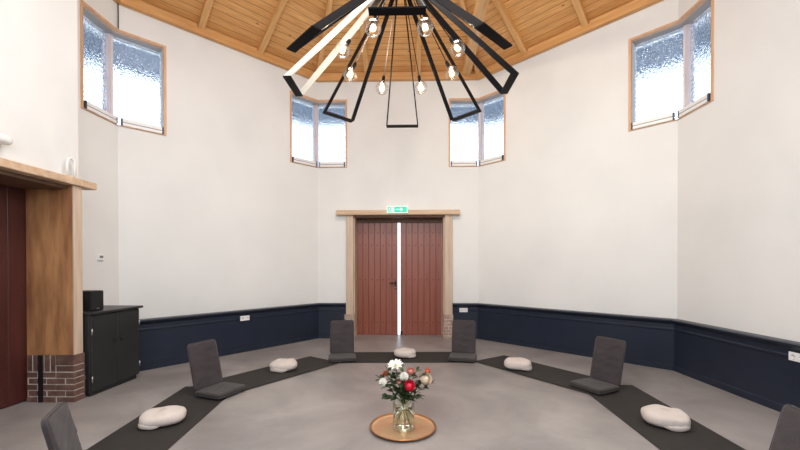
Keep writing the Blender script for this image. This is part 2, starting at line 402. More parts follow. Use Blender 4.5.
# ------------------------------------------------------------------ wainscot (dark panel with moulded rail)
def wainscot(w, s0, s1, label, off=0):
    prof = [(A,0),(A-.075,0),(A-.075,.075),(A-.058,.085),(A-.058,.57),(A-.072,.58),(A-.072,.60),(A-.062,.612),(A-.062,.665),(A-.075,.675),
            (A-.105,.705),(A-.115,.715),(A-.115,.728),(A-.09,.738),(A,.742)]
    def e(s,d): return -K*d if s=='L' else (K*d if s=='R' else s)
    n = len(prof)
    r = wframe(w,0,0,0)
    vs = [(e(s0,d),d-off,z) for d,z in prof]+[(e(s1,d),d,z) for d,z in prof]
    fs = [tuple(range(n)),tuple(range(n,2*n))[::-1]]+[(i,(i+1)%n,(i+1)%n+n,i+n) for i in range(n)]
    mb = MB(); mb.add(vs,fs)
    o = mb.build(tname(), M['navy'], mw=r)
    return trim(o, label, 'wainscot')
wainscot('left',.41,1.25,'dark navy wainscot behind the black cabinet')
wainscot('back_left',-1.74,'R','dark navy wainscot with moulded rail on the back left wall',off=.44)
wainscot('back','L',-1.10,'dark navy wainscot between door and left corner')
wainscot('back',1.15,'R','dark navy wainscot between door and right corner')
wainscot('back_right','L','R','dark navy wainscot with moulded rail on the back right wall')
wainscot('right','L','R','dark navy wainscot with moulded rail on the right wall')
wainscot('front_right','L','R','dark navy wainscot at near right')

# ------------------------------------------------------------------ brick plinths
def plinth(name, x0,x1,y0,y1,z1, parent, mm, seed):
    rnd = random.Random(seed); mb = MB(); g = .006
    mb.box(x0+.006,x1-.006,y0+.006,y1-.006,0,z1-.003,1)
    course = .068; z = 0; rows = []
    while z+course < z1-.14: rows.append((z,z+course-.013)); z += course
    def brick(a0,a1,b0,b1,c0,c1):
        j = [rnd.uniform(-.004,.004) for _ in range(4)]
        mb.box(a0+j[0]*.5,a1+j[1]*.5,b0+j[2],b1+j[3],c0,c1,0)
    for k,(c0,c1) in enumerate(rows):
        L = .21; o = (k%2)*.105
        # long sides facing -y and the end facing the room in x
        x = x1+o
        while x > x0:
            a1 = min(x,x1); a0 = max(x-L+.014,x0)
            if a1-a0 > .02: brick(a0,a1,y0,y1,c0,c1)
            x -= L
    c0 = z; x = x1-.21; brick(x+.012,x1,y0,y1,c0,c0+.06); brick(x+.012,x1,y0,y1,c0+.072,z1)
    while x > x0+.03:
        brick(max(x-.050,x0),x,y0,y1,c0,z1); x -= .066
    return mb.build(name, [M[mm],M['mortar']], parent, fix=True)

# ------------------------------------------------------------------ back double door
def planks_door(mbs, x0, x1, y0, y1, z0, z1, nb, mi=0):
    w = (x1-x0)/nb
    for k in range(nb): mbs.box(x0+k*w+.004, x0+(k+1)*w-.004, y0, y1, z0, z1, 0)
    mbs.box(x0+.003,x1-.003,y0+.007,y1-.002,z0+.002,z1-.002,1)
root = empty('door_1', (0,4.1,0)); tag(root, 'red plank double door in an oak frame on the back wall', 'door', kind='structure')
loc = lambda x0,x1,y0,y1,z0,z1: (x0,x1,y0-4.1,y1-4.1,z0,z1)
def nails(mb, x0,x1,nb,y,zs,ax='y'):
    w = (x1-x0)/nb
    for k in range(nb):
        for z in zs:
            mb.lathe([(.011,0),(.009,.004),(.001,.006)],8,(x0+(k+.5)*w,y,z),mtx=Matrix.Rotation(PI/2,4,'X'))
for x0,x1,nb,txt in ((-.9115,-.010,7,'left'),(.042,.9565,7,'right')):
    mb = MB(); planks_door(mb,x0,x1,4.44-4.1,4.495-4.1,.002,2.475,nb)
    lf = mb.build('leaf', [M['door'],M['groove']], root, bevel=.003, seg=1)
    nm = MB(); nails(nm,x0,x1,nb,4.44-4.1,(.28,1.22,1.98,2.25)); nm.build('nail', M['nail'], lf)
    if txt == 'left':
        h = MB(); h.box(-.075,-.045,.325,.34,1.02,1.2); h.tube([(-.06,.33,1.15),(-.06,.285,1.15)],.011); h.tube([(-.06,.285,1.15),(-.12,.28,1.152),(-.19,.28,1.148)],.012)
        h.build('handle', M['iron'], lf)
        h = MB(); h.lathe([(.02,0),(.02,.008),(.001,.009)],12,(-.06,.325,1.05),mtx=Matrix.Rotation(PI/2,4,'X')); h.build('lock', M['steel'], lf)
    else:
        h = MB(); h.box(x0+.0,x0+.05,.33,.34,.012,.09); h.build('floor_bolt', M['iron'], lf)
mb = MB(); mb.box(-1.287,1.287,-.14,.05,2.585,2.685); mb.build('lintel', M['lintel'], root, bevel=.012)
mb = MB(); mb.box(DX0+.001,DX1-.001,-.03,.39,2.545,2.583); mb.box(DX0+.001,DX1-.001,.30,.39,2.475,2.545); mb.build('head_board', M['soffit'], root)
for x0,x1,sd in ((-1.085,-.935,0),(.982,1.142,1)):
    mb = MB(); mb.box(x0,x1,-.07,.0,.5,2.583)
    if sd==0: mb.box(DX0-.001,DX0+.028,0,.39,.0,2.545)
    else: mb.box(DX1-.028,DX1+.001,0,.39,.0,2.545)
    p = mb.build('post', M['post'], root, bevel=.008)
    q = MB(); plinth('brick_plinth', x0-.012,x1+.012,-.088,.0,.505, p, 'palebrick', 3+sd)

# emergency sign on the lintel
sg = empty('exit_sign', (-.007,3.925,2.665)); tag(sg, 'green and white emergency exit sign on the lintel of the back door', 'sign')
mb = MB(); mb.box(-.215,.215,-.012,.02,-.05,.09); mb.build('casing', M['exitwhite'], sg, bevel=.004)
mb = MB(); mb.box(-.2,-.075,-.016,-.0125,-.038,.078); mb.box(-.06,.2,-.016,-.0125,-.038,.078); mb.build('green_field', M['green'], sg)
mb = MB(); y = -.018
mb.box(-.115,-.085,y-.001,y,-.03,.07)                                   # doorway
mb.lathe([(.010,0),(.010,.002)],12,(-.148,y+.001,.058),mtx=Matrix.Rotation(PI/2,4,'X'))   # running figure
mb.prism([(-.165,.045),(-.143,.047),(-.150,.012),(-.166,.014)],y-.001,y)
mb.prism([(-.165,.04),(-.185,.028),(-.182,.022),(-.163,.033)],y-.001,y); mb.prism([(-.146,.044),(-.128,.03),(-.131,.025),(-.148,.036)],y-.001,y)
mb.prism([(-.166,.014),(-.172,-.008),(-.190,-.01),(-.19,-.017),(-.166,-.015),(-.158,.014)],y-.001,y)
mb.prism([(-.156,.014),(-.140,-.004),(-.142,-.03),(-.134,-.03),(-.131,-.002),(-.149,.016)],y-.001,y)
mb.build('running_figure', M['exitwhite'], sg)
mb = MB(); mb.prism([(-.03,.012),(.07,.012),(.07,-.02),(.12,.02),(.07,.06),(.07,.028),(-.03,.028)],y-.001,y); mb.build('arrow', M['exitwhite'], sg)

# ------------------------------------------------------------------ left door in the thick entrance wall
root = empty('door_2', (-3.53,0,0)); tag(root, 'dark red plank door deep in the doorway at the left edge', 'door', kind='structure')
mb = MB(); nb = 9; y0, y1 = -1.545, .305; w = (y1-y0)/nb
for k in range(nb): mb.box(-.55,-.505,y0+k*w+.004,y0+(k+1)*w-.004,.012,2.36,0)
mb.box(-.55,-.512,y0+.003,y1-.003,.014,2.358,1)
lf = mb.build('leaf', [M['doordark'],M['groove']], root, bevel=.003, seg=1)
nm = MB()
for k in range(nb):
    for z in (.3,1.25,2.1): nm.lathe([(.011,0),(.009,.004),(.001,.006)],8,(-.505,y0+(k+.5)*w,z),mtx=Matrix.Rotation(PI/2,4,'Y'))
nm.build('nail', M['nail'], lf)
mb = MB(); mb.box(-.07,.085,-1.85,.555,2.40,2.482); mb.build('lintel', M['lintel'], root, bevel=.01)
mb = MB(); mb.box(-.55,-.03,-1.545,.305,2.36,2.43); mb.build('head_board', M['soffit'], root)
mb = MB(); mb.box(-.50,.03,.285,.318,.0,2.40)
p = mb.build('post', M['postwarm'], root, bevel=.004)
mb = MB(); mb.box(.0305,.048,.283,.392,0,2.40); mb.box(.001,.03,.319,.392,0,2.40); mb.build('post_front', M['post'], p, bevel=.004)
plinth('brick_plinth', -.47,.062,.255,.400,.52, p, 'brick', 11)
q = MB(); q.box(-.335,-.285,.246,.256,0,.522); q.build('black_slot', M['speaker'], p)

# white fittings above the left lintel
f = MB(); x = -3.475
f.tube([(x,.20,2.485),(x,.20,2.60),(x,.203,2.64),(x,.216,2.675),(x,.245,2.69),(x,.274,2.675),(x,.287,2.64),(x,.29,2.60),(x,.29,2.485)],.013,10)
tag(f.build('wall_hook', M['white']), 'white bent tube bracket standing on the lintel of the left doorway', 'bracket')
lampr = empty('wall_spotlight',(-3.53,-.515,2.655)); tag(lampr,'white tubular wall light above the left doorway, at the picture edge','light')
mb = MB(); rx = Matrix.Rotation(-PI/2,4,'X'); mb.lathe([(.001,-.12),(.040,-.115),(.046,-.1),(.046,.09),(.04,.11),(.001,.115)],20,(.07,0,0),mtx=rx); mb.build('lamp_housing',M['white'],lampr)
mb = MB(); mb.tube([(0,0,0),(.05,0,0)],.014); mb.lathe([(.035,0),(.035,.01),(.001,.012)],16,(0,0,0),mtx=Matrix.Rotation(PI/2,4,'Y')); mb.build('wall_mount',M['white'],lampr)

# ------------------------------------------------------------------ cabinet, speaker
cb = empty('cabinet', (-3.41,.82,0)); tag(cb,'low charcoal cabinet with two doors beside the brick pier','cabinet')
CY0, CY1, CH = -.405, .365, .945
mb = MB(); mb.box(-.545,-.02,CY0,CY1,.05,CH); mb.box(-.53,-.03,CY0+.02,CY1-.02,0,.05); mb.build('carcass',M['cabinet'],cb,bevel=.004,seg=1)
mb = MB(); mb.box(-.548,.025,CY0-.008,CY1+.04,CH,CH+.03); mb.build('top',M['cabinet'],cb,bevel=.006)
mb = MB(); mb.box(-.55,-.53,CY0+.02,CY1+.02,CH+.03,CH+.055); mb.build('back_ledge',M['cabinet'],cb,bevel=.004)
mid = (CY0+CY1)/2
for a,b,sgn in ((CY0+.006,mid-.003,1),(mid+.003,CY1-.006,-1)):
    mb = MB(); mb.box(-.02,.0,a,b,.06,CH-.008)
    d = mb.build('door',M['cabinet'],cb,bevel=.004,seg=1)
    ky = b-.05 if sgn>0 else a+.05
    mb = MB(); mb.lathe([(.006,0),(.006,.014),(.016,.02),(.018,.028),(.012,.034),(.001,.035)],14,(0,ky,.60),mtx=Matrix.Rotation(PI/2,4,'Y')); mb.build('knob',M['iron'],d)
    hy = a+.003 if sgn>0 else b-.003
    for z in (.2,.75):
        mb = MB(); mb.tube([(.004,hy,z-.035),(.004,hy,z+.035)],.007,8); mb.build('hinge',M['steel'],d)
sp = empty('speaker',(-3.60,.62,CH+.032)); tag(sp,'black cube loudspeaker standing on the charcoal cabinet','speaker')
mb = MB(); mb.box(-.12,.09,-.095,.09,0,.235); mb.build('housing',M['speaker'],sp,bevel=.006)
mb = MB(); mb.box(.09,.1,-.087,.082,.008,.227); mb.build('front_grille',M['speaker'],sp,bevel=.004)
mb = MB(); mb.box(.1,.102,-.02,.02,.02,.028); mb.build('badge',M['steel'],sp)

# thermostat, sockets, cord
t = empty('thermostat',(-4.1,1.36,1.63)); tag(t,'small white thermostat on the wall above the cabinet','thermostat')
mb = MB(); mb.box(0,.025,-.045,.045,-.04,.04); mb.build('housing',M['white'],t,bevel=.004)
mb = MB(); mb.box(.0255,.027,-.03,.03,-.005,.028); mb.build('screen',M['screen'],t)
def socket(w,s,z,label,off=0,tw=0):
    e = empty('wall_socket',(0,0,0)); e.matrix_world = wframe(w,s,A-.063-off,z) @ Matrix.Rotation(tw,4,'Z'); tag(e,label,'socket','white double wall sockets')
    mb = MB(); mb.box(-.085,.085,-.014,0,-.043,.043); mb.build('face_plate',M['white'],e,bevel=.004)
    for k in (-1,1):
        mb = MB(); mb.lathe([(.026,0),(.026,.002),(.022,.002),(.021,-.004),(.001,-.004)],16,(k*.04,-.0145,0),mtx=Matrix.Rotation(PI/2,4,'X')); mb.build('outlet',M['lining'],e)
socket('back_left',.045,.60,'white double socket in the wainscot of the left wall behind the floor chairs',.232,.128)
socket('back',1.37,.60,'white double socket in the wainscot beside the right door post')
socket('right',.04,.60,'white double socket in the wainscot at the right edge of the picture')
c = MB(); cc = Vector((-4.1,4.1*K,0))*(1-.006); c.tube([(cc.x,cc.y,5.41),(cc.x+.002,cc.y,5.2),(cc.x,cc.y,WZ1)],.008,8)
tag(c.build('cord',M['cord']),'dark cord hanging from ceiling beam to the corner window above the cabinet','cord')

# ------------------------------------------------------------------ mats on the floor
def meditation_mat(cx,cy,ang,L,W,z,label):
    e = empty('floor_mat',(cx,cy,z),ang); tag(e,label,'mat','dark mats laid in a ring')
    mb = MB(); nx, ny = 24, 8; vs=[]; fs=[]
    mb.box(-L/2,L/2,-W/2,W/2,0,.007)
    mb.build('mat_body',M['mat_'],e,bevel=.003,seg=1)
    for s in (-1,1):
        t = MB(); t.box(s*(L/2-.008)-.006,s*(L/2-.008)+.006,-W/2+.004,W/2-.004,.0071,.0082); t.build('end_binding',M['matrim'],e)
def mat_from(p,q,W,outsign,z,ext0,ext1,label):
    p = Vector((*p,0)); q = Vector((*q,0)); d = (q-p).normalized(); n = Vector((-d.y,d.x,0))*outsign
    p = p-d*ext0; q = q+d*ext1; c = (p+q)/2+n*W/2
    meditation_mat(c.x,c.y,math.atan2(d.y,d.x),(q-p).length,W,z,label)
mat_from((-.84,2.0),(1.264,2.075),.73,1,.0005,.0,.02,'dark floor mat in front of the red double door')
mat_from((1.264,2.112),(2.335,.611),.70,1,.0085,.0,.0,'dark floor mat between the two floor chairs right of the vase')
mat_from((2.335,.75),(2.222,-1.6),.69,1,.0005,.25,.0,'dark floor mat running toward the viewer on the right side')
mat_from((-1.866,.494),(-.84,1.993),.70,1,.0085,.0,.0,'dark floor mat between the two floor chairs left of the vase')
mat_from((-1.66,-1.55),(-1.875,.62),.66,1,.0005,.0,.25,'dark floor mat running toward the viewer on the left side')
# ------------------------------------------------------------------ floor chairs
def pad(L,W,T,r,seed,amp,nx=26,ny=26):
    """cushion in x (length) y (width) z (thickness), rounded outline and edges, slightly wrinkled"""
    def outline(u,v):
        x = u*L/2; y = v*W/2
        ax, ay = L/2-r, W/2-r
        if abs(x) > ax and abs(y) > ay:
            dx, dy = abs(x)-ax, abs(y)-ay
            l = max(dx,dy); m = math.hypot(dx,dy)
            if m > 0: dx, dy = dx*l/m, dy*l/m
            x = math.copysign(ax+dx,x); y = math.copysign(ay+dy,y)
        return x,y
    vs=[]; fs=[]
    for sgn in (1,-1):
        for i in range(nx+1):
            for j in range(ny+1):
                u=-1+2*i/nx; v=-1+2*j/ny
                x,y = outline(u,v); e = max(abs(u),abs(v)); ed = (1-max(0,(e-.86)/.14)**2)**.5 if e<1 else 0
                h = T/2*(.55+.45*ed)
                wr = amp*(noise.noise(Vector((x*15+seed+y*3,y*4,sgn*3)))+.6*noise.noise(Vector((x*26-y*9+seed,y*6,sgn*5)))) if e<.97 else 0
                vs.append((x,y,sgn*(h+wr)))
    n1=(nx+1)*(ny+1)
    for k in range(2):
        for i in range(nx):
            for j in range(ny):
                a=k*n1+i*(ny+1)+j; f=(a,a+ny+1,a+ny+2,a+1); fs.append(f if k==0 else f[::-1])
    bd=[(i,0) for i in range(nx)]+[(nx,j) for j in range(ny)]+[(i,ny) for i in range(nx,0,-1)]+[(0,j) for j in range(ny,0,-1)]
    ids=[i*(ny+1)+j for i,j in bd]
    for a,b in zip(ids,ids[1:]+ids[:1]): fs.append((a,a+n1,b+n1,b))
    mb=MB(); mb.add(vs,fs,0,True)
    rim=[outline(-1+2*i/nx,-1+2*j/ny) for i,j in bd]
    return mb, rim
SLn, SWn, STn = .385,.42,.056
BL_, BW_, BT_ = .55,.385,.042
TILT = math.radians(13)
def make_chair():
    root = empty('floor_chair'); 
    mb,rim = pad(SLn,SWn,STn,.05,1.3,.0035)
    seat = mb.build('seat',M['seat'],root); seat.location=(SLn/2-.02,0,STn/2+.004)
    for sg in (1,-1):
        t=MB(); t.tube([(x,y,sg*STn*.27) for x,y in rim],.0045,6,closed=True); t.build('piping',M['piping'],seat)
    mb,rim = pad(BL_,BW_,BT_,.045,5.7,.0085,34,26)
    back = mb.build('backrest',M['chair'],root)
    # local x of the pad points up, local z points forward
    back.matrix_local = Matrix.Translation((-.015,0,.045)) @ Matrix.Rotation(-TILT,4,'Y') @ Matrix(((0,0,1,0),(0,1,0,0),(1,0,0,0),(0,0,0,1))) @ Matrix.Translation((BL_/2,0,0))
    for sg in (1,-1):
        t=MB(); t.tube([(x,y,sg*BT_*.27) for x,y in rim],.004,6,closed=True); t.build('piping',M['piping'],back)
    t=MB(); t.box(-.04,.05,-SWn/2+.03,SWn/2-.03,.004,.05); t.build('fabric_hinge',M['piping'],root,bevel=.008)
    return root
chair0 = make_chair()
def place(first, x,y,z,face,label,cat,group,used=[]):
    o = first if first not in used else copy_tree(first)
    used.append(first)
    o.location=(x,y,z); o.rotation_euler=(0,0,math.atan2(face[1],face[0])); tag(o,label,cat,group); return o
CG='charcoal floor chairs around the ring of mats'
for x,y,z,f,l in (
    (2.635,.89,.0155,(-.885,-.465),'charcoal canvas floor chair second from the right, on the corner where two right mats meet'),
    (-2.135,.61,.0155,(.345,-.125),'charcoal canvas floor chair nearest the black cabinet, on the left corner of the mat ring'),
    (-.87,2.345,.0155,(.09,-.48),'charcoal canvas floor chair in front of the left door post'),
    (1.13,2.395,.0155,(-.10,-.45),'charcoal canvas floor chair in front of the right door post'),
    (-1.885,-1.41,.0075,(.867,.498),'charcoal canvas floor chair cut off at the bottom left corner of the picture'),
    (2.525,-1.40,.0075,(-.95,.3),'charcoal canvas floor chair cut off at the bottom right corner of the picture')):
    place(chair0,x,y,z+.001,f,l,'chair',CG)

# ------------------------------------------------------------------ meditation cushions
def zafu_mesh(seed, rx, ry, H, fold):
    mb=MB(); n=72; m=22; vs=[]; fs=[]
    for i in range(m+1):
        t=-PI/2+PI*i/m
        cr=abs(math.cos(t))**.55; zz=math.copysign(abs(math.sin(t))**.8,math.sin(t))
        for k in range(n):
            a=2*PI*k/n
            sq=1/(abs(math.cos(a))**2.5+abs(math.sin(a))**2.5)**(1/2.5)
            ang=(a-fold+PI)%(2*PI)-PI
            pinch=math.exp(-(ang/.55)**2)
            ple=.0045*math.sin(a*23+2.2*math.sin(a*3+seed))*cr*(.25+.75*pinch)*(1 if abs(zz)<.98 else 0)*abs(math.cos(t))**.3
            r=cr*sq*(1+.05*noise.noise(Vector((math.cos(a)*1.3+seed,math.sin(a)*1.3,zz*.7))))+ple*3
            r*=1-.03*pinch*(1-abs(zz-.1))          # seam tucked in
            z=(zz*.5+.5)*H
            z+=H*.10*noise.noise(Vector((math.cos(a)*cr*2.2+seed,math.sin(a)*cr*2.2,9)))*max(0,zz)
            z-=H*.10*pinch*cr*max(0,zz)
            vs.append((r*rx*math.cos(a),r*ry*math.sin(a),max(0,z)))
    for i in range(m):
        for k in range(n): fs.append((i*n+k,i*n+(k+1)%n,(i+1)*n+(k+1)%n,(i+1)*n+k))
    fs.append(tuple(range(n))[::-1]); fs.append(tuple(m*n+k for k in range(n)))
    mb.add(vs,fs,0,True); return mb
def zafu(x,y,rx,ry,H,rot,fold,seed,label,z0=.0085):
    e=empty('meditation_cushion',(x,y,z0),rot); tag(e,label,'cushion','cream meditation cushions on the mats')
    zafu_mesh(seed,rx,ry,H,fold).build('cover',M['linen'],e)
    # closing flap: a crescent lip of cloth low on the folded side
    mb=MB(); vs=[]; fs=[]; n=22; m=8
    for i in range(n+1):
        u=-1+2*i/n; a=fold+u*.85; w=(1-u*u)**.5 if abs(u)<1 else 0
        sq=1/(abs(math.cos(a))**2.5+abs(math.sin(a))**2.5)**(1/2.5)
        for j in range(m+1):
            b=-PI*.5+PI*j/m*1.0
            r=sq*(.925+.10*w*math.cos(b)*(1+.06*math.sin(u*9+seed)))
            z=H*(.22+.20*w*math.sin(b)+.03*math.sin(u*5+seed))
            vs.append((r*rx*math.cos(a),r*ry*math.sin(a),max(.002,z)))
    for i in range(n):
        for j in range(m): a=i*(m+1)+j; fs.append((a,a+1,a+m+2,a+m+1))
    mb.add(vs,fs,0,True); mb.build('flap',M['linen2'],e)
zafu(-2.11,-.285,.192,.16,.13,.45,-2.45,1.1,'cream linen meditation cushion nearest the viewer on the left mat')
zafu(-1.575,1.55,.19,.165,.145,.12,-1.9,2.3,'cream linen meditation cushion on the mat left of the door',.0165)
zafu(.165,2.41,.18,.165,.13,.0,-.45,3.7,'cream linen meditation cushion in front of the double door')
zafu(1.81,1.675,.19,.16,.145,-.2,-.55,4.9,'cream linen meditation cushion on the mat right of the door',.0165)
zafu(2.635,-.215,.19,.17,.145,-.45,-1.0,6.1,'cream linen meditation cushion nearest the viewer on the right mat')

# ------------------------------------------------------------------ tray, vase, flowers
TX,TY=.172,-.335
tr=empty('serving_tray',(TX,TY,0)); tr.scale=(.92,.92,1); tag(tr,'round beaten copper tray on the concrete floor under the vase','tray')
mb=MB(); mb.lathe([(.001,.004),(.28,.004),(.3,.006),(.315,.016),(.318,.020),(.312,.022),(.298,.014),(.28,.012),(.14,.0121),(.001,.0122)],72,smooth=False); mb.build('dish',M['copper'],tr)
mb=MB(); mb.lathe([(.314,.012),(.330,.022),(.334,.028),(.330,.033),(.322,.031),(.312,.022),(.312,.014),(.314,.012)],72); mb.build('rim',M['copperrim'],tr)
VX,VY,VZ=.180,-.365,.0135
VR,VH=.1,.25
va=empty('vase',(VX,VY,VZ)); tag(va,'clear glass cylinder vase on the copper tray','vase')
mb=MB(); mb.lathe([(.001,0),(VR-.004,0),(VR,.004),(VR,VH-.003),(VR-.0025,VH),(VR-.005,VH-.003),(VR-.005,.012),(.001,.012)],48); mb.build('glass_body',M['vase'],va)
mb=MB(); mb.lathe([(.001,.0125),(VR-.007,.0125),(VR-.0055,.015),(VR-.0055,.165),(.001,.165)],48); mb.build('water',M['water'],va)

def petal(mb,base,up,out,w,l,curl,mi=0):
    """one cupped petal: base point, unit axes up/out"""
    side=up.cross(out).normalized(); vs=[]; nu,nv=4,4
    for i in range(nu+1):
        t=i/nu
        wd=w*math.sin(PI*(.16+.74*t))**.8
        o=out*(l*(.55*t+curl*t*t*.8)); h=up*(l*(t-curl*.55*t*t))
        for j in range(nv+1):
            s=-1+2*j/nv
            vs.append(base+o+h+side*(s*wd)-out*(abs(s)**1.6*wd*.42))
    fs=[]
    for i in range(nu):
        for j in range(nv): a=i*(nv+1)+j; fs.append((a,a+1,a+nv+2,a+nv+1))
    mb.add(vs,fs,mi,True)
def bloom_rose(c,up,r,rnd):
    mb=MB(); up=up.normalized(); a0=up.orthogonal().normalized(); b0=up.cross(a0)
    def sp(rr,th,ph): return c+(up*math.sin(th)+(a0*math.cos(ph)+b0*math.sin(ph))*math.cos(th))*rr
    mb.lathe([(.001,-.85),(.5,-.6),(.66,-.1),(.5,.35),(.001,.5)],12,c,mtx=up.to_track_quat('Z','Y').to_matrix().to_4x4()@Matrix.Scale(r,4))
    for ring,(nn,rr,t1,wd,fl) in enumerate([(3,.34,1.25,1.5,.0),(4,.56,1.0,1.15,.02),(5,.76,.72,.95,.06),(6,.93,.42,.85,.14)]):
        for k in range(nn):
            ph0=2*PI*(k+.4*ring+rnd.uniform(-.08,.08))/nn; vs=[]; n=5
            for i in range(n+1):
                t=i/n; th=-1.15+(t1+1.15)*t
                for q in range(n+1):
                    u=-1+2*q/n; drop=.30*u*u*t
                    R=r*rr*(1+fl*t**3*1.6+.05*(1-abs(u))*t)+r*.04*k/nn
                    vs.append(sp(R,th-drop,ph0+u*wd*(.75+.25*t)))
            fs=[(i*(n+1)+q,i*(n+1)+q+1,(i+1)*(n+1)+q+1,(i+1)*(n+1)+q) for i in range(n) for q in range(n)]
            mb.add(vs,fs,0,True)
    return mb
def bloom_mum(c,up,r,rnd):
    mb=MB(); up=up.normalized(); a0=up.orthogonal().normalized(); b0=up.cross(a0)
    mb.lathe([(.001,-.7),(.5,-.45),(.7,0),(.5,.5),(.001,.68)],12,c,mtx=up.to_track_quat('Z','Y').to_matrix().to_4x4()@Matrix.Scale(r,4))
    N=70
    for k in range(N):
        z=1-1.7*(k+.5)/N; q=math.sqrt(max(0,1-z*z)); a=k*2.39996
        d=(up*z+(a0*math.cos(a)+b0*math.sin(a))*q).normalized()
        o=(up*.9+d*.2).normalized() if z<.9 else a0
        tang=(d.cross(o).cross(d)).normalized() if d.cross(o).length>1e-3 else a0
        petal(mb,c+d*r*.45,d,tang,r*.17,r*.6,.5)
    return mb
def bloom_open(c,up,r,rnd):
    mb=MB(); up=up.normalized(); a0=up.orthogonal().normalized(); b0=up.cross(a0)
    for ring,(nn,tl,ln) in enumerate([(9,1.25,1.0),(8,1.0,.9),(6,.6,.65)]):
        for k in range(nn):
            a=2*PI*(k+.5*ring+rnd.uniform(-.15,.15))/nn; out=a0*math.cos(a)+b0*math.sin(a)
            petal(mb,c+out*r*.08,(up*math.cos(tl)+out*math.sin(tl)).normalized(),out,r*.3,r*ln,.05)
    return mb
def leaf(mb,p,d,l,w,rnd,mi=0):
    d=d.normalized(); side=d.cross(Vector((rnd.uniform(-.5,.5),rnd.uniform(-.5,.5),1))).normalized(); up=side.cross(d)
    vs=[];n=5
    for i in range(n+1):
        t=i/n; wd=w*math.sin(PI*min(.97,t*.93+.05))**.8
        c=p+d*l*t-Vector((0,0,1))*l*.28*t*t
        vs+= [c-side*wd+up*wd*.3, c, c+side*wd+up*wd*.3]
    fs=[]
    for i in range(n):
        a=i*3; fs+=[(a,a+1,a+4,a+3),(a+1,a+2,a+5,a+4)]
    mb.add(vs,fs,mi,True)
NECK=Vector((VX,VY,.235))
def stem_path(top,k,foot_r=.075):
    a=k*2.1+.4; sp=Vector((math.cos(a)*.018,math.sin(a)*.018,0))
    foot=Vector((VX-math.cos(a)*foot_r,VY-math.sin(a)*foot_r,.032)); nk=NECK+sp
    mid=nk+(top-nk)*.5+Vector((0,0,.02)); pts=[foot,foot+(nk-foot)*.5,nk,mid,top]
    out=[]
    for i in range(len(pts)-1):
        for t in (0,.5): out.append(pts[i].lerp(pts[i+1],t))
    out.append(pts[-1]); return out
FG='cut flowers in the glass vase'
kf=[0]
def flower(name,x,z,dy,r,kind,m,label,cat,lean=None,leaves=8):
    rnd=random.Random(100+kf[0]); kf[0]+=1
    top=Vector((x,VY+dy,z)); e=empty(name,(0,0,0)); e.location=(VX,VY,VZ+.015); tag(e,label,cat,FG)
    off=-Vector(e.location)
    up=lean or Vector((x-VX,-.22+dy,.35)).normalized()
    fn=dict(rose=bloom_rose,mum=bloom_mum,open=bloom_open)[kind]
    mb=fn(top+up*r*.5,up,r,rnd); sh=lambda q: [setattr(q,'v',[(v[0]+off.x,v[1]+off.y,v[2]+off.z) for v in q.v]),q][1]
    sh(mb).build('bloom',m,e,fix=False)
    if kind=='open':
        h=MB(); h.lathe([(.001,-.2),(.22,-.1),(.25,.05),(.12,.18),(.001,.2)],10,top+up*r*.6,mtx=up.to_track_quat('Z','Y').to_matrix().to_4x4()@Matrix.Scale(r,4)); sh(h).build('flower_heart',M['heart'],e)
    path=stem_path(top-up*r*.1,kf[0]); s=MB(); s.tube(path,.0036,6); sh(s).build('stem',M['stem'],e)
    l=MB()
    for q in range(leaves):
        t=rnd.uniform(.35,.95); p=NECK.lerp(top,t)+Vector((rnd.uniform(-.01,.01),rnd.uniform(-.01,.01),.01))
        a=rnd.uniform(0,2*PI); leaf(l,p,Vector((math.cos(a),math.sin(a),rnd.uniform(-.2,.7))),rnd.uniform(.06,.095),rnd.uniform(.017,.027),rnd)
    sh(l).build('foliage',M['leaf'],e,fix=False)
X=lambda u:.178+(u-403.9)*.0093
Z=lambda v:.5+(374-v)*.0093
flower('rose',X(409.5),Z(383),-.06,.046,'rose',M['rose_red'],'large crimson rose at the front of the bouquet','flower',Vector((.1,-.75,.5)))
flower('chrysanthemum',X(404.5),Z(375),-.05,.04,'mum',M['rose_white'],'round white bloom above the crimson rose','flower',Vector((0,-.6,.7)))
flower('chrysanthemum',X(385.5),Z(380),-.05,.038,'mum',M['rose_white'],'white bloom leaning out on the left side of the bouquet','flower',Vector((-.5,-.6,.5)))
flower('daisy',X(396.5),Z(366),-.01,.046,'open',M['rose_white'],'open white flower topmost in the bouquet','flower',Vector((-.1,-.45,.9)))
flower('rose',X(424.5),Z(377.5),-.03,.05,'rose',M['rose_cream'],'pale cream rose leaning out on the right side of the bouquet','flower',Vector((.4,-.65,.5)))
flower('rose',X(387),Z(374),.02,.028,'rose',M['rose_coral'],'small coral rose behind the left white bloom','flower',Vector((-.4,-.3,.8)))
flower('rose',X(411),Z(372.5),.03,.034,'rose',M['rose_pink'],'small pink rose behind the crimson rose','flower',Vector((.1,-.4,.9)))
flower('rose',X(427),Z(371),.01,.024,'rose',M['rose_coral'],'small orange rosebud at the upper right of the bouquet','flower',Vector((.4,-.4,.8)))
flower('rose',X(400),Z(381),-.03,.022,'rose',M['rose_pink'],'tiny pink rosebud between the white bloom and the leaves','flower',Vector((-.1,-.7,.6)))
